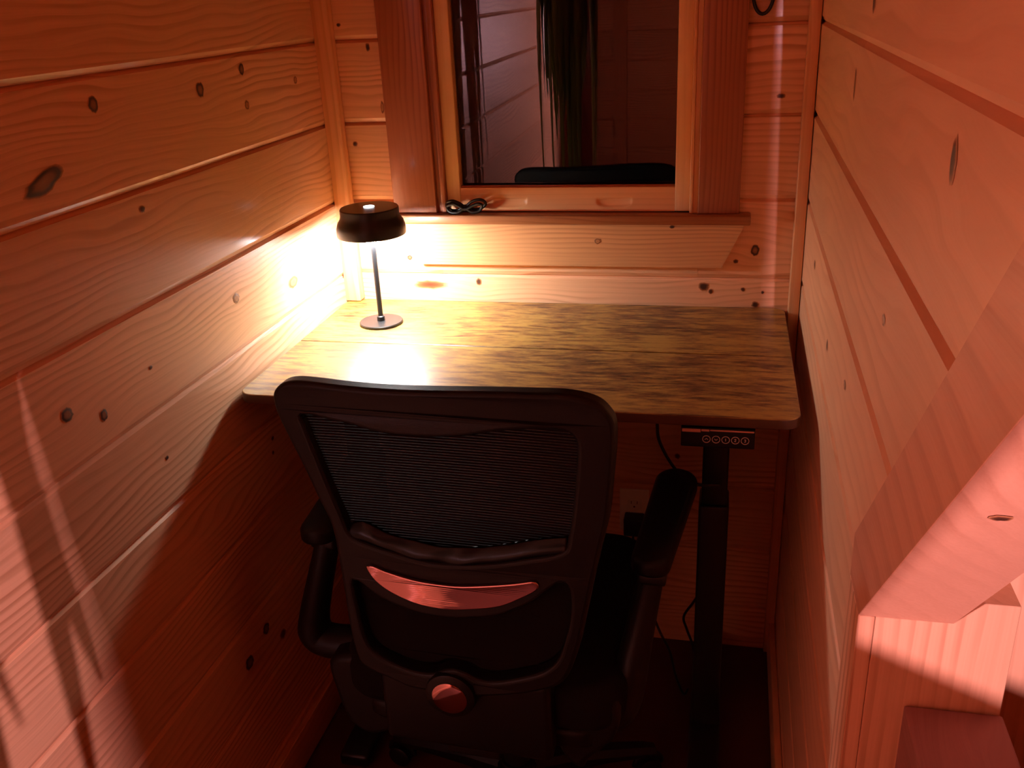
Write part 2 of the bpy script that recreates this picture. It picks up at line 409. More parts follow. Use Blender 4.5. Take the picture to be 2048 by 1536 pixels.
# --- right wall, its end cut along the sloping timber
NS = 47.5
sl = math.tan(math.radians(NS))
Ey = lambda z: -1.186-(z-.984)/sl          # camera-side lower face of the stair beam
def yend(z): return -1.113 if z < 1.036 else -1.113+(z-1.036)/(CEIL-1.036)*(Ey(CEIL)+.109+1.113)
wr = empty('wall_right', (0, 0, 0)); prop(wr, kind='structure')
zz = [0, 1.02, CEIL]; poly = [(.02, 0), (-1.10, 0), (-1.10, 1.04), (yend(CEIL)+.01, CEIL), (.02, CEIL)]
v = [(XR(y)+THK, y, z) for y, z in poly]+[(1.125, y, z) for y, z in poly]; n = len(poly)
pyd('wall_backing', v, [tuple(range(n)), tuple(range(n, 2*n))[::-1]]+[(i, (i+1) % n, n+(i+1) % n, n+i) for i in range(n)], gapM, wr)
for k in range(len(LV)-1):
    z0, z1 = LV[k], LV[k+1]
    if z1 < .02 or z0 > CEIL: continue
    ln = -yend(z0)
    kn = [(-y, z-z0, a, c, kd) for (y, z, a, c, kd) in KNR if level_of(z) == k]
    board(wr, pineR, Vector((XR(0), 0, z0)), (-.0079, -1, 0), (1, -.0079, 0), ln, SP, kn, None,
          endcut=(lambda z, z0=z0: -yend(z0+z)))

# --- rest of the room behind the camera
wrear = empty('wall_rear', (0, 0, 0)); prop(wrear, kind='structure')
box('wall_backing', (-.3, -4.05, 0), (3.0, -3.949, CEIL), gapM, wrear)
for k in range(len(LV)-1):
    z0, z1 = LV[k], LV[k+1]
    if z1 < .02 or z0 > CEIL: continue
    board(wrear, pine, Vector((2.98, -3.93, z0)), (-1, 0, 0), (0, -1, 0), 3.1, SP)
ws = box('wall_side', (2.98, -4.0, 0), (3.06, .1, CEIL), wallP); prop(ws, kind='structure')
wn = box('wall_stair', (1.125, .0, 0), (3.0, .08, CEIL), wallP); prop(wn, kind='structure')
cl = box('ceiling', (-.3, -4.1, CEIL), (3.1, .12, CEIL+.05), wallP); prop(cl, kind='structure')
wp = box('light_blocker', (.722, -2.66, 0), (1.0612, -2.60, CEIL), wallP); prop(wp, kind='structure')  # added unseen panel, keeps the red spotlight off the desk and chair
t7 = box('trim_7', (-.05, -3.93, 0), (.06, -3.89, CEIL), casZ, None, .003); prop(t7, kind='structure')
t8 = box('trim_8', (.19, -3.932, 0), (.27, -3.905, 2.05), pineZ, None, .003); prop(t8, kind='structure')

# --- corner trims, baseboards
t1 = box('trim_1', (.009, -.030, .9135), (.046, -.0005, CEIL), pineZ, None, .002); prop(t1, kind='structure')
t2 = box('trim_2', (1.0265, -.030, 0), (1.0485, -.0005, CEIL), pineZ, None, .002); prop(t2, kind='structure')
bl = box('baseboard_left', (0, -3.9, 0), (.016, -.002, .092), wood('baseboard_wood', (.86, .50, .28), (.6, .27, .12), 'YZX', rings=60), None, .002)
bl.location.x = .0; bl.rotation_euler = (0, 0, -math.atan(.0155)); bl.location = (XL(-1.95)+.009, -1.95, .046); prop(bl, kind='structure')
br = box('baseboard_right', (0, -1.1, 0), (.014, -.032, .092), bl.data.materials[0], None, .002)
br.rotation_euler = (0, 0, -math.atan(.0079)); br.location = (XR(-.56)-.008, -.565, .046); prop(br, kind='structure')

# ------------------------------------------------------------------ window
win = empty('window_1', ((WX0+WX1)/2, 0, WZ0)); prop(win, kind='structure')
def wpart(name, a, b_, mat, parent=None, bev=.002):
    o = box(name, a, b_, mat, None, bev); o.parent = parent or win
    o.location = o.location-win.location-((parent.location) if parent else Vector((0, 0, 0)))
    return o
wpart('casing', (.149, -.020, 1.122), (.250, -.0006, CEIL-.03), casZ)
wpart('casing', (.828, -.020, 1.122), (.914, -.0006, CEIL-.03), casZ)
wpart('jamb', (.250, -.010, 1.122), (.261, .05, WZ1), casZ, None, .001)
wpart('jamb', (.817, -.010, 1.122), (.828, .05, WZ1), firZ, None, .001)
wpart('stop_strip', (.261, -.016, 1.122), (.272, .02, WZ1), casZ, None, .0015)
wpart('stop_strip', (.810, -.014, 1.122), (.817, .02, WZ1), pineZ, None, .0015)
GX0, GX1, GZ0 = .304, .779, 1.176
wpart('sash_stile', (.272, -.004, 1.124), (GX0, .034, WZ1), firZ)
wpart('sash_stile', (GX1, -.004, 1.124), (.810, .034, WZ1), firZ)
# bottom rail with two finger pulls
def rail_with_pulls():
    x0, x1, z0, z1, y = GX0, GX1, 1.124, GZ0, -.003
    pulls = [(.417, 1.1435, .038, .0105), (.649, 1.1435, .038, .0105)]
    nx, nz = 190, 20; v, f = [], []
    for i in range(nx+1):
        for k in range(nz+1):
            x = x0+(x1-x0)*i/nx; z = z0+(z1-z0)*k/nz; d = 0
            for px, pz, ru, rz in pulls:
                t = (z-pz)/rz; s = abs(x-px)/ru
                if t < .95:
                    e = s**2.4+(max(0, -t))**2.2
                    if e < 1: d = max(d, .0050*(1-e)**.5*(1 if t < .75 else (0.95-t)/.2))
            v.append((x, y+d, z))
    for i in range(nx):
        for k in range(nz):
            a = i*(nz+1)+k; f.append((a, a+nz+1, a+nz+2, a+1))
    m = len(v); v += [(x0, .034, z0), (x1, .034, z0), (x1, .034, z1), (x0, .034, z1)]
    a, b_, c, d = 0, nx*(nz+1), nx*(nz+1)+nz, nz
    f += [(a, b_, m+1, m), (d, m+3, m+2, c), (m, m+1, m+2, m+3)]
    o = pyd('sash_rail', v, f, fir, win, True); o.location = -win.location
    return o
rail_with_pulls()
wpart('sash_rail', (GX0, -.003, WZ1-.06), (GX1, .034, WZ1), fir)
wpart('glazing_bead', (GX0, .006, GZ0), (GX1, .014, GZ0+.004), casX, None, .0005)
for y in (.020,):
    wpart('pane', (GX0-.005, y, GZ0-.005), (GX1+.005, y+.003, WZ1-.055), glassM, None, 0)
wpart('window_sill', (.142, -.040, 1.102), (.938, -.0006, 1.1225), casX, None, .003)
ap = pyd('apron', [(.168, -.018, 1.1015), (.928, -.018, 1.1015), (.882, -.018, 1.0035), (.198, -.018, 1.0035),
                   (.168, -.0006, 1.1015), (.928, -.0006, 1.1015), (.882, -.0006, 1.0035), (.198, -.0006, 1.0035)],
         [(0, 3, 2, 1), (4, 5, 6, 7), (0, 1, 5, 4), (1, 2, 6, 5), (2, 3, 7, 6), (3, 0, 4, 7)], apronM, win)
ap.data.transform(Matrix.Translation((-.55, 0, -1.05))); ap.location = Vector((.55, 0, 1.05))-win.location
knot(ap, .614-.55, 1.061-1.05, .008, .007, 'p').location.y = -.0185
knot(ap, .775-.55, 1.094-1.05, .006, .004, 'd').location.y = -.0185
ext = box('night_backdrop', (-.6, 1.6, -.5), (2.2, 1.7, 3.2), plain('night_dark', (.01, .012, .008), .9)); prop(ext, kind='structure')  # dark sheet added beyond the glass to stand for the night

# ------------------------------------------------------------------ stair timber at the right
tp = empty('newel_post', (1.075, -1.16, 0)); prop(tp, 'heavy salmon-lit timber post with a sloping stair beam beside the right wall', 'newel post')
def tpart(name, v, f, mat, org):
    o = pyd(name, [tuple(Vector(q)-Vector(org)) for q in v], f, mat, tp); o.location = Vector(org)-tp.location
    m = o.modifiers.new('edge', 'BEVEL'); m.width = .0006; m.segments = 1; m.limit_method = 'ANGLE'
    return o
X0, X1 = 1.030, 1.119
TH = .068/math.cos(math.radians(0))
# beam: bent side view polygon in y,z
zt = CEIL
side = [(-1.186, .984), (Ey(zt), zt), (Ey(zt)+.109, zt), (-1.114, 1.036), (-1.114, .984)]
v = [(X0, y, z) for y, z in side]+[(X1, y, z) for y, z in side]; n = 5
beam = tpart('beam', v, [(0, 1, 2, 3, 4), (9, 8, 7, 6, 5)]+[(i, (i+1) % n, n+(i+1) % n, n+i) for i in range(n)],
             wood('beam_wood', (.80, .41, .26), (.54, .22, .12), 'YXZ', rings=36, swirl=.05, ringf=.6, rough=.5), (1.075, -1.5, 1.3))
kb = knot(beam, 0, 0, .0075, .006, 'd')
kb.rotation_euler = (math.radians(90-NS), 0, 0); kb.location = (-.010, .073-.0006, -.053-.0006)
post = tpart('post_side_board', [(X0, -1.186, 0), (1.046, -1.186, 0), (1.046, -1.114, 0), (X0, -1.114, 0),
                      (X0, -1.186, .9835), (1.046, -1.186, .9835), (1.046, -1.114, .9835), (X0, -1.114, .9835)],
             [(0, 3, 2, 1), (4, 5, 6, 7), (0, 1, 5, 4), (1, 2, 6, 5), (2, 3, 7, 6), (3, 0, 4, 7)], pineS, (1.038, -1.15, .5))
tpart('post', [(1.0461, -1.1858, 0), (1.176, -1.1855, 0), (1.176, -1.1, 0), (1.0465, -1.1, 0),
               (1.0465, -1.1855, .9835), (1.119, -1.1855, .984), (1.119, -1.1, .984), (1.0465, -1.1, .9835),
               (1.144, -1.1855, 1.010), (1.176, -1.1855, 1.010), (1.176, -1.1, 1.010), (1.144, -1.1, 1.010)],
      [(0, 3, 2, 1), (0, 1, 9, 8, 5, 4), (3, 7, 6, 11, 10, 2), (4, 5, 6, 7), (5, 8, 11, 6), (8, 9, 10, 11), (1, 2, 10, 9), (0, 4, 7, 3)],
      pineS, (1.1, -1.14, .5))
tpart('back_board', [(1.1205, -1.13, 0), (1.30, -1.13, 0), (1.30, -1.10, 0), (1.1205, -1.10, 0), (1.1205, -1.13, 1.6), (1.30, -1.13, 1.6), (1.30, -1.10, 1.6), (1.1205, -1.10, 1.6)],
      [(0, 3, 2, 1), (4, 5, 6, 7), (0, 1, 5, 4), (1, 2, 6, 5), (2, 3, 7, 6), (3, 0, 4, 7)], pineS, (1.2, -1.11, .8))
rl = empty('stair_rail', (1.131, -1.5, .83)); prop(rl, 'dark rough-sawn timber rail butting against the salmon stair post', 'rail')
o = box('timber', (1.084, -2.27, .786), (1.178, -1.188, .879), roughM, None, .003); o.parent = rl; o.location -= rl.location
o = box('support', (1.10, -2.26, 0), (1.165, -2.19, .7855), roughM, None, .003); o.parent = rl; o.location -= rl.location
o = box('support', (1.10, -1.36, 0), (1.165, -1.29, .7855), roughM, None, .003); o.parent = rl; o.location -= rl.location
gr = pyd('sloping_shadow_board', [(1.04, -2.30, 1.1560), (1.62, -2.30, .917), (1.62, -2.30, 0), (1.04, -2.30, 0), (1.04, -2.28, 1.1560), (1.62, -2.28, .917), (1.62, -2.28, 0), (1.04, -2.28, 0)],
         [(0, 3, 2, 1), (4, 5, 6, 7), (0, 1, 5, 4), (1, 2, 6, 5), (2, 3, 7, 6), (3, 0, 4, 7)], wallP)  # added unseen board, casts the sloping shadow on the post
prop(gr, 'sloping-topped board added out of view to shade the lower stair post', 'light blocker')

# ------------------------------------------------------------------ desk
DX0, DX1, DY0, DY1, DZ = .0110, 1.020, -.5815, -.005, .912
desk = empty('standing_desk', (.516, -.30, 0)); prop(desk, 'brown rustic two-board standing desk on black steel legs under the window', 'desk')
DO = Vector(desk.location)
def rounded(x0, x1, y0, y1, rads, n=8):
    out = []
    for (cx, cy, a0, r) in [(x1-rads[0], y0+rads[0], -90, rads[0]), (x1-rads[1], y1-rads[1], 0, rads[1]), (x0+rads[2], y1-rads[2], 90, rads[2]), (x0+rads[3], y0+rads[3], 180, rads[3])]:
        if r < 1e-4: out.append((cx, cy)); continue
        for k in range(n+1):
            a = math.radians(a0+90*k/n); out.append((cx+r*math.cos(a), cy+r*math.sin(a)))
    return out
YM = -.2965
for nm, ya, yb, rad in (('top_front', DY0, YM-.0010, (.030, .0, .0, .030)), ('top_back', YM+.0010, DY1, (.0, .030, .030, .0))):
    lp = [(x-DO.x, y-DO.y) for x, y in rounded(DX0, DX1, ya, yb, rad)]
    o = shape('desktop_board', [lp], .0185, lambda u, v_, d: Vector((u, v_, DZ-.0185+d)), deskM, desk, .0022, 2)
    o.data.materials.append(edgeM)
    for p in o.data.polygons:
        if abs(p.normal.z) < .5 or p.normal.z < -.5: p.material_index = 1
def dpart(name, a, b_, mat, bev=.002, parent=None):
    o = box(name, a, b_, mat, None, bev); o.parent = parent or desk; o.location = o.location-DO-((parent.location) if parent else Vector((0, 0, 0)))
    return o
for lx in (.100, .857):
    dpart('leg_column', (lx, -.345, .02), (lx+.060, -.265, .60), steel, .006)
    dpart('leg_column', (lx+.0045, -.340, .60), (lx+.0555, -.270, .852), steel, .005)
    dpart('foot', (lx-.003, -.570, .004), (lx+.063, -.030, .036), steel, .008)
    dpart('top_bracket', (lx-.02, -.55, .858), (lx+.08, -.06, .8925), steel, .002)
    dpart('foot_pad', (lx+.01, -.56, 0), (lx+.05, -.52, .005), steel, .001)
    dpart('foot_pad', (lx+.01, -.08, 0), (lx+.05, -.04, .005), steel, .001)
dpart('crossbar', (.12, -.335, .853), (.90, -.275, .893), steel, .003)
# hand control under the front edge
cp = dpart('control_panel', (.826, -.556, .8420), (.949, -.520, .8795), black, .002)
def cpart(name, a, b_, mat, bev=.0005):
    o = box(name, a, b_, mat, None, bev); o.parent = cp; o.location = o.location-DO-cp.location; return o
cpart('mount_flange', (.817, -.548, .8798), (.949, -.505, .8930), steel)
cpart('display_strip', (.8275, -.5575, .8705), (.8590, -.5555, .8765), stripM)
cpart('display_strip', (.8600, -.5575, .8725), (.8735, -.5555, .8765), stripM)
cpart('display_strip', (.8745, -.5575, .8737), (.9475, -.5555, .8765), stripM)
def glyph(pts, x, z, r=.0006):
    me = tube_mesh('symbol', [Vector((a, 0, b_)) for a, b_ in pts], r, 6)
    o = link('symbol', me, printw, cp); o.location = Vector((x, -.5566, z))-DO-cp.location
for i in range(5):
    x = .869+i*.016; z = .8580
    ring = [Vector((.0064*math.cos(a), 0, .0064*math.sin(a))) for a in [2*math.pi*k/28 for k in range(28)]]
    o = link('button_ring', tube_mesh('button_ring', ring, .0006, 6, True), printw, cp); o.location = Vector((x, -.5566, z))-DO-cp.location
    if i == 0: glyph([(-.0026, -.001), (0, .0014), (.0026, -.001)], x, z)
    elif i == 1: glyph([(-.0026, .001), (0, -.0014), (.0026, .001)], x, z)
    elif i == 2: glyph([(-.0008, .0014), (0, .0024), (0, -.0022)], x, z)
    elif i == 3: glyph([(-.0014, .0014), (-.0006, .0024), (.0008, .0022), (.0012, .001), (-.0014, -.0022), (.0015, -.0022)], x, z)
    else: glyph([(-.0013, .0022), (.0006, .0024), (.0012, .0012), (0, .0002), (.0013, -.0009), (.0006, -.0022), (-.0013, -.0021)], x, z)
o = tube('desk_cable', [(.772, -.37, .893), (.773, -.37, .80), (.779, -.37, .752), (.811, -.37, .694), (.849, -.365, .663), (.876, -.351, .6545), (.897, -.3492, .6550)], .0032, rubber)
prop(o, 'black cable drooping from the desk underside to the right leg', 'cable')
o = tube('power_cable', [(.699, -.032, .355), (.70, -.06, .30), (.735, -.12, .22), (.770, -.19, .17), (.80, -.2, .11), (.815, -.21, .05), (.835, -.22, .005), (.845, -.20, .004)], .003, rubber)
prop(o, 'thin black cable hanging from the plug down to the floor', 'cable')
o = tube('leg_cable', [(.866, -.262, .33), (.850, -.22, .27), (.830, -.20, .215), (.838, -.2, .18), (.856, -.21, .13), (.868, -.24, .06), (.872, -.262, .04)], .003, rubber)
prop(o, 'thin black cable bent out from the right desk leg', 'cable')

# ------------------------------------------------------------------ outlet and plug
ol = empty('wall_outlet', (.696, 0, .375)); prop(ol, 'ivory duplex wall outlet on the boards under the desk', 'outlet')
OO = Vector(ol.location)
def opart(name, a, b_, mat, bev=.001, par=None):
    o = box(name, a, b_, mat, None, bev); o.parent = par or ol; o.location -= OO+((par.location) if par else Vector((0, 0, 0))); return o
opart('cover_plate', (.660, -.0065, .316), (.732, -.0006, .434), white, .002)
for zc in (.394, .356):
    rc = opart('receptacle', (.679, -.0085, zc-.015), (.713, -.0060, zc+.015), white, .002)
    opart('slot', (.688, -.0088, zc+.001), (.6895, -.0082, zc+.009), gapM, 0, rc)
    opart('slot', (.7025, -.0088, zc+.001), (.704, -.0082, zc+.009), gapM, 0, rc)
    opart('slot', (.694, -.0088, zc-.009), (.698, -.0082, zc-.005), gapM, 0, rc)
pg = box('power_plug', (.673, -.045, .322), (.722, -.0086, .372), rubber, None, .005, 3); prop(pg, 'black square power plug pushed into the ivory outlet', 'plug')

# ------------------------------------------------------------------ sill cable, ring on the wall
o = tube('coiled_cable', [(.276, -.022, 1.146), (.290, -.026, 1.152), (.304, -.024, 1.147), (.318, -.022, 1.139), (.334, -.024, 1.150), (.350, -.026, 1.155), (.362, -.022, 1.151), (.364, -.020, 1.142), (.350, -.018, 1.133), (.334, -.020, 1.133), (.318, -.024, 1.1405), (.302, -.022, 1.131), (.286, -.018, 1.129), (.276, -.020, 1.136),
                          (.280, -.030, 1.142), (.294, -.033, 1.147), (.306, -.032, 1.142), (.320, -.031, 1.134), (.338, -.032, 1.143), (.352, -.033, 1.147), (.359, -.030, 1.142), (.352, -.029, 1.131), (.336, -.030, 1.128), (.320, -.031, 1.136), (.304, -.032, 1.128), (.288, -.030, 1.127), (.279, -.028, 1.133)], .0035, rubber, None, 8, True, 5)
prop(o, 'black charging cable coiled in a figure eight on the window sill', 'cable')
hk = empty('wall_ring', (.940, -.005, 1.57)); prop(hk, 'black iron ring hanging on the boards right of the window', 'ring')
ring = [Vector((.0195*math.cos(a), -.004, .040*math.sin(a)-.018)) for a in [2*math.pi*k/32 for k in range(32)]]
link('ring', tube_mesh('ring', ring, .0034, 8, True), iron, hk, True)
o = box('bracket', (-.010, -.006, .012), (.010, .0045, .05), iron, None, .002); o.parent = hk

# ------------------------------------------------------------------ desk lamp
LX, LY = .150, -.1735
lamp = empty('table_lamp', (LX, LY, DZ)); prop(lamp, 'small black cordless table lamp, lit, on the left of the desk', 'lamp')
lathe('base', [(0, 0.0002), (.0455, .0002), (.0478, .0015), (.0478, .0050), (.0465, .0062), (0, .0068)], lampB, lamp)
lathe('collar', [(0, .0068), (.0085, .0068), (.0085, .016), (.0062, .018), (0, .018)], lampB, lamp, 24)
lathe('pole', [(.0, .017), (.0056, .017), (.0056, .214), (0, .214)], lampB, lamp, 24)
sh = lathe('lamp_shade', [(.0715, .2010), (.0735, .2015), (.0740, .2050), (.0735, .2180), (.0700, .2290), (.0645, .2370), (.0625, .2440), (.0625, .2570), (.0610, .2590), (0, .2600),
                          (0, .2560), (.0600, .2550), (.0600, .2430), (.0630, .2350), (.0700, .2250), (.0715, .2120), (.0715, .2010)], lampM, lamp, 64)
lathe('diffuser', [(0, .2035), (.0710, .2035), (.0710, .2055), (0, .2055)], emit('lamp_diffuser_glow', LAMP_C, LAMP_E), lamp, 64)
lathe('bulb', [(0, .1840), (.012, .1845), (.021, .1875), (.0245, .1930), (.0245, .2034), (0, .2034)], emit('lamp_bulb_glow', LAMP_C, LAMP_E*5.4), lamp, 40)
lathe('touch_button', [(0, .2600), (.0115, .2600), (.0115, .2612), (0, .2614)], emit('touch_button_glow', (.85, .93, 1.0), 5.0), sh, 32)

# ------------------------------------------------------------------ office chair
CH = empty('office_chair', (.511, -.588, 0), math.radians(-2.36)); prop(CH, 'black mesh-back office chair pushed up to the desk', 'chair')
def bk(u, z, d=0.0): return Vector((u, -.28+.15*u*u+d, z))
outer = [(-.267, 1.037), (-.261, 1.047), (-.248, 1.057), (-.230, 1.062), (-.201, 1.063), (-.138, 1.061), (-.076, 1.061), (-.016, 1.063), (.070, 1.067), (.153, 1.069), (.179, 1.069), (.206, 1.065), (.227, 1.057), (.241, 1.043), (.249, 1.026), (.250, .993), (.246, .943), (.240, .880), (.231, .835), (.218, .773), (.204, .699), (.190, .632), (.165, .572), (.113, .545), (.042, .526), (-.022, .520), (-.090, .519), (-.128, .531), (-.159, .541), (-.184, .561), (-.192, .631), (-.193, .701), (-.195, .766), (-.199, .820), (-.216, .869), (-.233, .919), (-.250, .964), (-.264, 1.002), (-.268, 1.024)]
meshw = [(-.221, 1.008), (-.177, 1.004), (-.139, .999), (-.099, .991), (-.053, .989), (-.008, .991), (.037, .996), (.080, 1.006), (.123, 1.012), (.156, 1.015), (.183, 1.012), (.195, .999), (.196, .974), (.191, .912), (.182, .846), (.170, .815), (.113, .797), (.052, .782), (.005, .776), (-.042, .775), (-.106, .786), (-.151, .797), (-.169, .809), (-.177, .836), (-.193, .890), (-.208, .945), (-.219, .987)]
opening = [(-.171, .720), (-.128, .694), (-.068, .675), (-.018, .672), (.030, .679), (.072, .690), (.120, .718), (.164, .758), (.180, .750), (.180, .697), (.169, .649), (.160, .619), (.141, .595), (.114, .579), (.059, .559), (.027, .558), (.007, .568), (-.013, .572), (-.032, .567), (-.048, .558), (-.071, .554), (-.104, .559), (-.146, .577), (-.164, .606), (-.171, .661)]
smile = [(-.144, .752), (-.140, .756), (-.130, .756), (-.111, .750), (-.078, .743), (-.046, .739), (.002, .739), (.050, .746), (.096, .755), (.124, .762), (.133, .760), (.135, .754), (.129, .745), (.104, .728), (.073, .711), (.031, .700), (-.017, .693), (-.066, .697), (-.108, .713), (-.132, .731)]
sm = lambda l, n=4: [(q.x, q.y) for q in catmull([Vector((a, b_, 0)) for a, b_ in l], n, True)]
fr = shape('back_frame', [sm(outer), sm(meshw), sm(opening)], .030, lambda u, v_, d: bk(u, v_, d), black, CH, .007, 3)
for p in fr.data.polygons: p.use_smooth = False
# woven panel: fine horizontal threads
def inside(poly, x, y):
    c = False; n = len(poly)
    for i in range(n):
        x1, y1 = poly[i]; x2, y2 = poly[i-1]
        if (y1 > y) != (y2 > y) and x < (x2-x1)*(y-y1)/(y2-y1)+x1: c = not c
    return c
def span(poly, z):
    xs = []; n = len(poly)
    for i in range(n):
        x1, y1 = poly[i]; x2, y2 = poly[i-1]
        if (y1 > z) != (y2 > z): xs.append((x2-x1)*(z-y1)/(y2-y1)+x1)
    xs.sort(); return [(xs[i], xs[i+1]) for i in range(0, len(xs)-1, 2)]
mw = sm(meshw); v, f = [], []; pitch = .0046; z = .770
while z < 1.02:
    for a, b_ in span(mw, z):
        a -= .006; b_ += .006; nseg = 14; base = len(v)
        for i in range(nseg+1):
            u = a+(b_-a)*i/nseg; sag = -.010*(1-((u-.0)/.22)**2)*0
            for dz, dd in ((-.00165, .016), (.00165, .016), (.00165, .0175), (-.00165, .0175)): v.append(bk(u, z+dz+sag, dd+.012*(1-(u/.22)**2)))
        for i in range(nseg):
            for k in range(4): f.append((base+i*4+k, base+i*4+(k+1) % 4, base+(i+1)*4+(k+1) % 4, base+(i+1)*4+k))
    z += pitch
o = pyd('back_mesh', v, f, meshM, CH); prop(o, kind='stuff')
# a few upright yarns hold the weave
v, f = [], []
# lumbar strip behind the mesh foot, glossy and folded
lt = [(-.176, .812), (-.154, .819), (-.136, .816), (-.105, .804), (-.056, .795), (-.009, .792), (.038, .797), (.084, .807), (.129, .820), (.178, .829)]
ltc = catmull([Vector((a, b_, 0)) for a, b_ in lt], 8); v, f = [], []; npf = 14
for i, q in enumerate(ltc):
    for k in range(npf+1):
        t = k/npf; fold = .0011*math.sin(q.x*80+t*5.0)*(1 if q.x < .02 else max(0, 1-(q.x-.02)/.05))
        v.append(bk(q.x, q.y+.007-.041*t, .013-.013*math.sin(math.pi*min(1, t*1.0))+fold+.003))
for i in range(len(ltc)-1):
    for k in range(npf):
        a = i*(npf+1)+k; f.append((a, a+npf+1, a+npf+2, a+1))
o = pyd('lumbar_support', v, f, blackS, CH, True); o['label'] = 'glossy folded black lumbar strip'
m = o.modifiers.new('thick', 'SOLIDIFY'); m.thickness = .002
# pad behind the lower opening
o = shape('lower_pad', [sm([(u*1.03, .005+z) for u, z in opening])], .016, lambda u, v_, d: bk(u, v_, .022+d), blackF, CH, .004, 1)
# polished lumbar handle
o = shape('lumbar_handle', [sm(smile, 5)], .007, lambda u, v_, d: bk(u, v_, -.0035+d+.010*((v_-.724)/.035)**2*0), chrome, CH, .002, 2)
v, f = [], []; s5 = sm(smile, 5); cz = [sum(q[1] for q in s5)/len(s5)]
o['label'] = 'polished smile-shaped lumbar handle'
# badge on its boss
bd = empty('x', (0, 0, 0)); bpy.data.objects.remove(bd)
def disc(name, cu, cz_, rad, prof, mat, par=CH, rx=90):
    o = lathe(name, prof, mat, par, 40); o.rotation_euler = (math.radians(rx), 0, 0); o.location = bk(cu, cz_); return o
bs = disc('badge_boss', -.021, .522, .04, [(0, -.02), (.041, -.02), (.044, -.006), (.042, .006), (.036, .009), (0, .009)], black)
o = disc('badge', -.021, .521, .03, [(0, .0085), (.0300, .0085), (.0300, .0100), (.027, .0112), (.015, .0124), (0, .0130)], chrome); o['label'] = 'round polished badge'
# seat and pan
def seat_mesh(name, hw, y0, y1, z0, z1, mat, crown=.0, bev=.03):
    lp = rounded(-hw, hw, y0, y1, (.07, .09, .09, .07), 8)
    o = shape(name, [lp], z1-z0, lambda u, v_, d: Vector((u, v_, z0+d+crown*math.cos(u/hw*1.4)*(1 if d > (z1-z0)/2 else 0)))
              , mat, CH, bev, 4)
    for p in o.data.polygons: p.use_smooth = True
    return o
seat_mesh('seat_cushion', .255, -.235, .270, .425, .520, blackF, .0, .03)
seat_mesh('seat_pan', .235, -.225, .235, .385, .428, black, 0, .012)
box('back_bracket', (-.155, -.262, .385), (.140, -.20, .545), black, CH, .012, 3)
box('spine', (-.05, -.25, .36), (.05, .05, .395), steel, CH, .008, 2)
box('mechanism', (-.08, -.10, .315), (.08, .12, .386), steel, CH, .008, 2)
lathe('gas_lift', [(0, .10), (.027, .10), (.027, .23), (.0145, .232), (.0145, .32), (0, .32)], steel, CH, 28)
lathe('hub', [(0, .062), (.042, .062), (.045, .075), (.042, .105), (.033, .115), (0, .115)], black, CH, 32)
o = tube('lever', [(.07, .03, .36), (.15, .03, .355), (.235, .02, .345), (.25, .02, .343)], [.004]*19, steel, CH)
for i in range(5):
    a = math.radians(24+2.36+72*i); d = Vector((math.cos(a), math.sin(a), 0)); s = Vector((-d.y, d.x, 0))
    v, f = [], []
    prof = [(.025, .112, .062, .026), (.10, .110, .074, .024), (.20, .096, .070, .021), (.275, .082, .062, .018), (.300, .074, .060, .014)]
    for (r, zt_, zb, hw) in prof:
        for (sx, z) in ((-hw, zb), (-hw, zt_-.012), (-hw*.55, zt_), (hw*.55, zt_), (hw, zt_-.012), (hw, zb)): v.append(d*r+s*sx+Vector((0, 0, z)))
    for k in range(len(prof)-1):
        for j in range(6): f.append((k*6+j, k*6+(j+1) % 6, (k+1)*6+(j+1) % 6, (k+1)*6+j))
    f += [tuple(range(6)), tuple(24+j for j in range(6))]
    leg = pyd('base_leg', v, f, black, CH)
    for p in leg.data.polygons: p.use_smooth = False
    cpos = d*.285
    tube('caster_stem', [cpos+Vector((0, 0, .045)), cpos+Vector((0, 0, .066))], .006, steel, leg, 8, False, 1)
    for sg in (-1, 1):
        wh = lathe('caster_wheel', [(0, -.009), (.020, -.009), (.025, -.006), (.025, .006), (.020, .009), (0, .009)], black, leg, 24)
        wh.rotation_euler = (math.pi/2, 0, a); wh.location = cpos+s*sg*.0125+Vector((0, 0, .0255))
    hood = tube('caster_hood', [cpos+d*(.027*math.cos(t))+Vector((0, 0, .026+.027*math.sin(t))) for t in [math.pi*k/8 for k in range(9)]], .006, black, leg, 8, False, 2, 1.6)
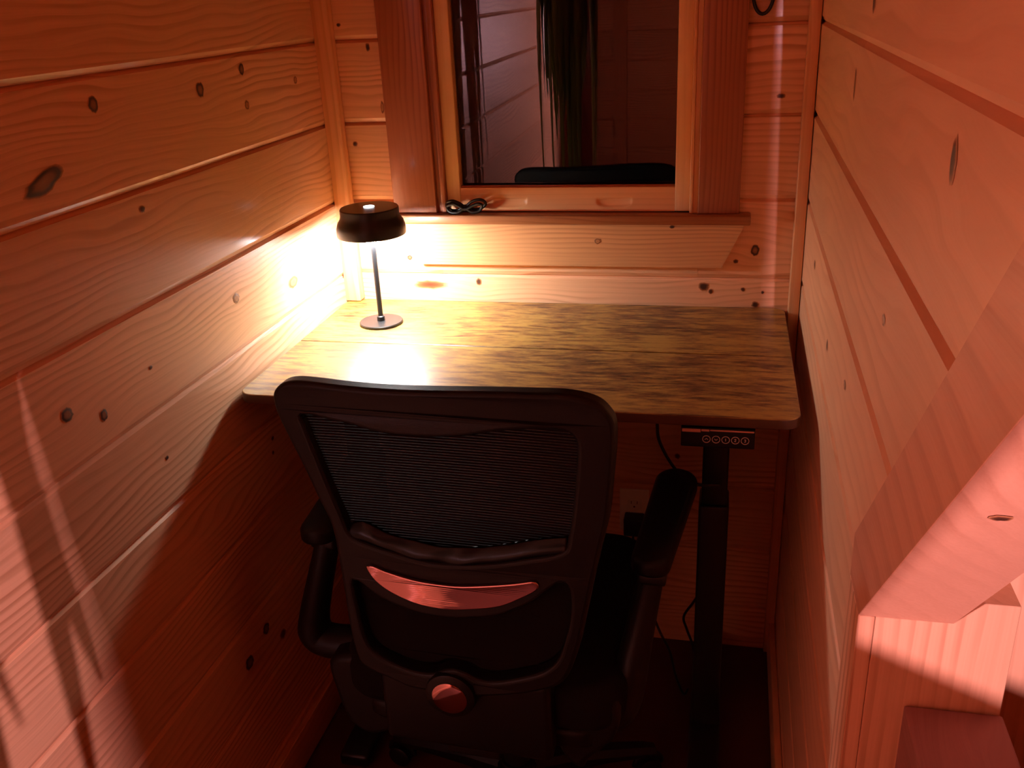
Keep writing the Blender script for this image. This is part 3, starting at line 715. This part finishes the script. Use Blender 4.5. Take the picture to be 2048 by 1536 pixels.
# arms
def arm(side):
    if side < 0: padc, ang = [(-.318, -.118), (-.345, .185)], 0
    else: padc, ang = [(.280, -.105), (.297, .185)], 0
    (ax, ay), (bx_, by_) = padc; d = Vector((bx_-ax, by_-ay, 0)).normalized(); s = Vector((-d.y, d.x, 0)); ln = math.hypot(bx_-ax, by_-ay)
    hw = .040
    lp = []
    for k in range(13): t = math.pi*k/12; lp.append((ln-.008+.038*math.sin(t)*1.0, hw*math.cos(t)))
    for k in range(13): t = math.pi*k/12; lp.append((.012-.030*math.sin(t), -hw*.92*math.cos(t)))
    def mp(u, v_, dd):
        w_ = 1-.12*max(0, 1-u/.12); return Vector((ax, ay, .672))+d*u+s*v_*w_+Vector((0, 0, dd+.004*math.cos(v_/hw*1.3)))
    o = shape('arm_pad', [lp], .034, mp, black, CH, .011, 3)
    for p in o.data.polygons: p.use_smooth = True
    # upright and foot of the arm
    if side < 0:
        pts = [(-.316, -.075, .672), (-.322, -.09, .63), (-.340, -.10, .56), (-.357, -.10, .50), (-.362, -.10, .465), (-.350, -.10, .445), (-.315, -.10, .440), (-.26, -.095, .440), (-.20, -.09, .415)]
    else:
        pts = [(.283, -.06, .672), (.276, -.085, .63), (.266, -.11, .57), (.258, -.13, .52), (.250, -.145, .470), (.238, -.155, .430), (.20, -.155, .400), (.165, -.15, .392), (.13, -.14, .388)]
    P = catmull(pts, 6); rr = [.020+.010*min(1, i/24) for i in range(len(P))]
    o = link('arm_upright', tube_mesh('arm_upright', P, rr, 12, False, 1.15), black, CH, True)
    cx = -.317 if side < 0 else .283
    box('arm_clamp', (cx-.024, -.105, .652), (cx+.024, -.035, .674), steel, CH, .006, 2)
arm(-1); arm(1)
for sx, cxx in ((-1, -.215), (1, .185)):
    lp = sm([(cxx-.055, .50), (cxx+.05, .50), (cxx+.055, .42), (cxx+.02*(-sx)-.0+.03, .36), (cxx-.005*sx, .335), (cxx-.035+.0*sx, .355), (cxx-.055, .42)], 5)
    o = shape('arm_bracket', [lp], .05, lambda u, v_, d: Vector((u, -.215+d, v_)), black, CH, .012, 3)

# ------------------------------------------------------------------ lamp and plant behind the camera
aim = (Vector((.05, -1.3, 1.0))-RED_POS).normalized()
rl_ = empty('spot_lamp', (RED_POS.x, RED_POS.y, 0)); prop(rl_, 'black can floor spotlight with a pink-red bulb behind the camera', 'lamp')
q = aim.to_track_quat('Z', 'Y'); hd = RED_POS-aim*.05
def spart(o): o.rotation_mode = 'QUATERNION'; o.rotation_quaternion = q; o.location = Vector((0, 0, hd.z))+Vector((hd.x-RED_POS.x, hd.y-RED_POS.y, 0)); return o
spart(lathe('can', [(0, -.06), (.05, -.06), (.062, -.045), (.062, .05), (.060, .05), (.060, -.002), (0, -.002)], iron, rl_, 32))
spart(lathe('bulb_face', [(0, .0), (.013, .0), (.013, .002), (0, .002)], emit('red_bulb_glow', RED_C, RED_E), rl_, 32))
lathe('stem', [(0, .02), (.011, .02), (.011, RED_POS.z-.07), (0, RED_POS.z-.07)], iron, rl_, 16).location = (hd.x-RED_POS.x, hd.y-RED_POS.y, 0)
lathe('foot', [(0, .001), (.13, .001), (.13, .015), (0, .025)], iron, rl_, 32).location = (hd.x-RED_POS.x, hd.y-RED_POS.y, 0)

pl = empty('hanging_plant', (.27, -1.72, 1.52)); prop(pl, 'hanging pot of long drooping strap leaves, seen reflected in the window glass', 'plant')
lathe('pot', [(0, 0), (.045, 0), (.06, .09), (.062, .10), (.055, .10), (.05, .085), (0, .085)], potM, pl, 24)
tube('hanger', [(0, 0, .10), (0, 0, .4), (0, 0, .80)], .004, iron, pl, 8, False, 2)
PR = random.Random(3)
for i in range(40):
    a = PR.uniform(0, 2*math.pi); out = PR.uniform(.04, .12); drop = PR.uniform(.12, .45) if i < 24 else PR.uniform(.5, 1.0); rise = PR.uniform(.03, .10)
    ex = math.cos(a)*out; ey = math.sin(a)*out*1.15
    pts = [Vector((math.cos(a)*.02, math.sin(a)*.02, .09)), Vector((ex*.5, ey*.5, .09+rise)), Vector((ex, ey, .05)), Vector((ex*1.05, ey*1.1, -drop*.5)), Vector((ex*1.0, ey*1.1+PR.uniform(-.04, .04), -drop))]
    P = catmull(pts, 5); v, f = [], []; wv = PR.uniform(.016, .030); n = len(P)
    s = Vector((-math.sin(a), math.cos(a), 0))
    for k, p in enumerate(P):
        t = k/(n-1); hw = wv*(.5+.5*math.sin(math.pi*min(1, t*1.2+.1)))*(1-t**4)+.0008
        v += [p-s*hw, p+Vector((0, 0, -.002)), p+s*hw]
    for k in range(n-1):
        for j in range(2): f.append((k*3+j, k*3+j+1, k*3+3+j+1, k*3+3+j))
    lf = pyd('leaf', [tuple(q) for q in v], f, leafM, pl, True)
    m = lf.modifiers.new('thick', 'SOLIDIFY'); m.thickness = .0008
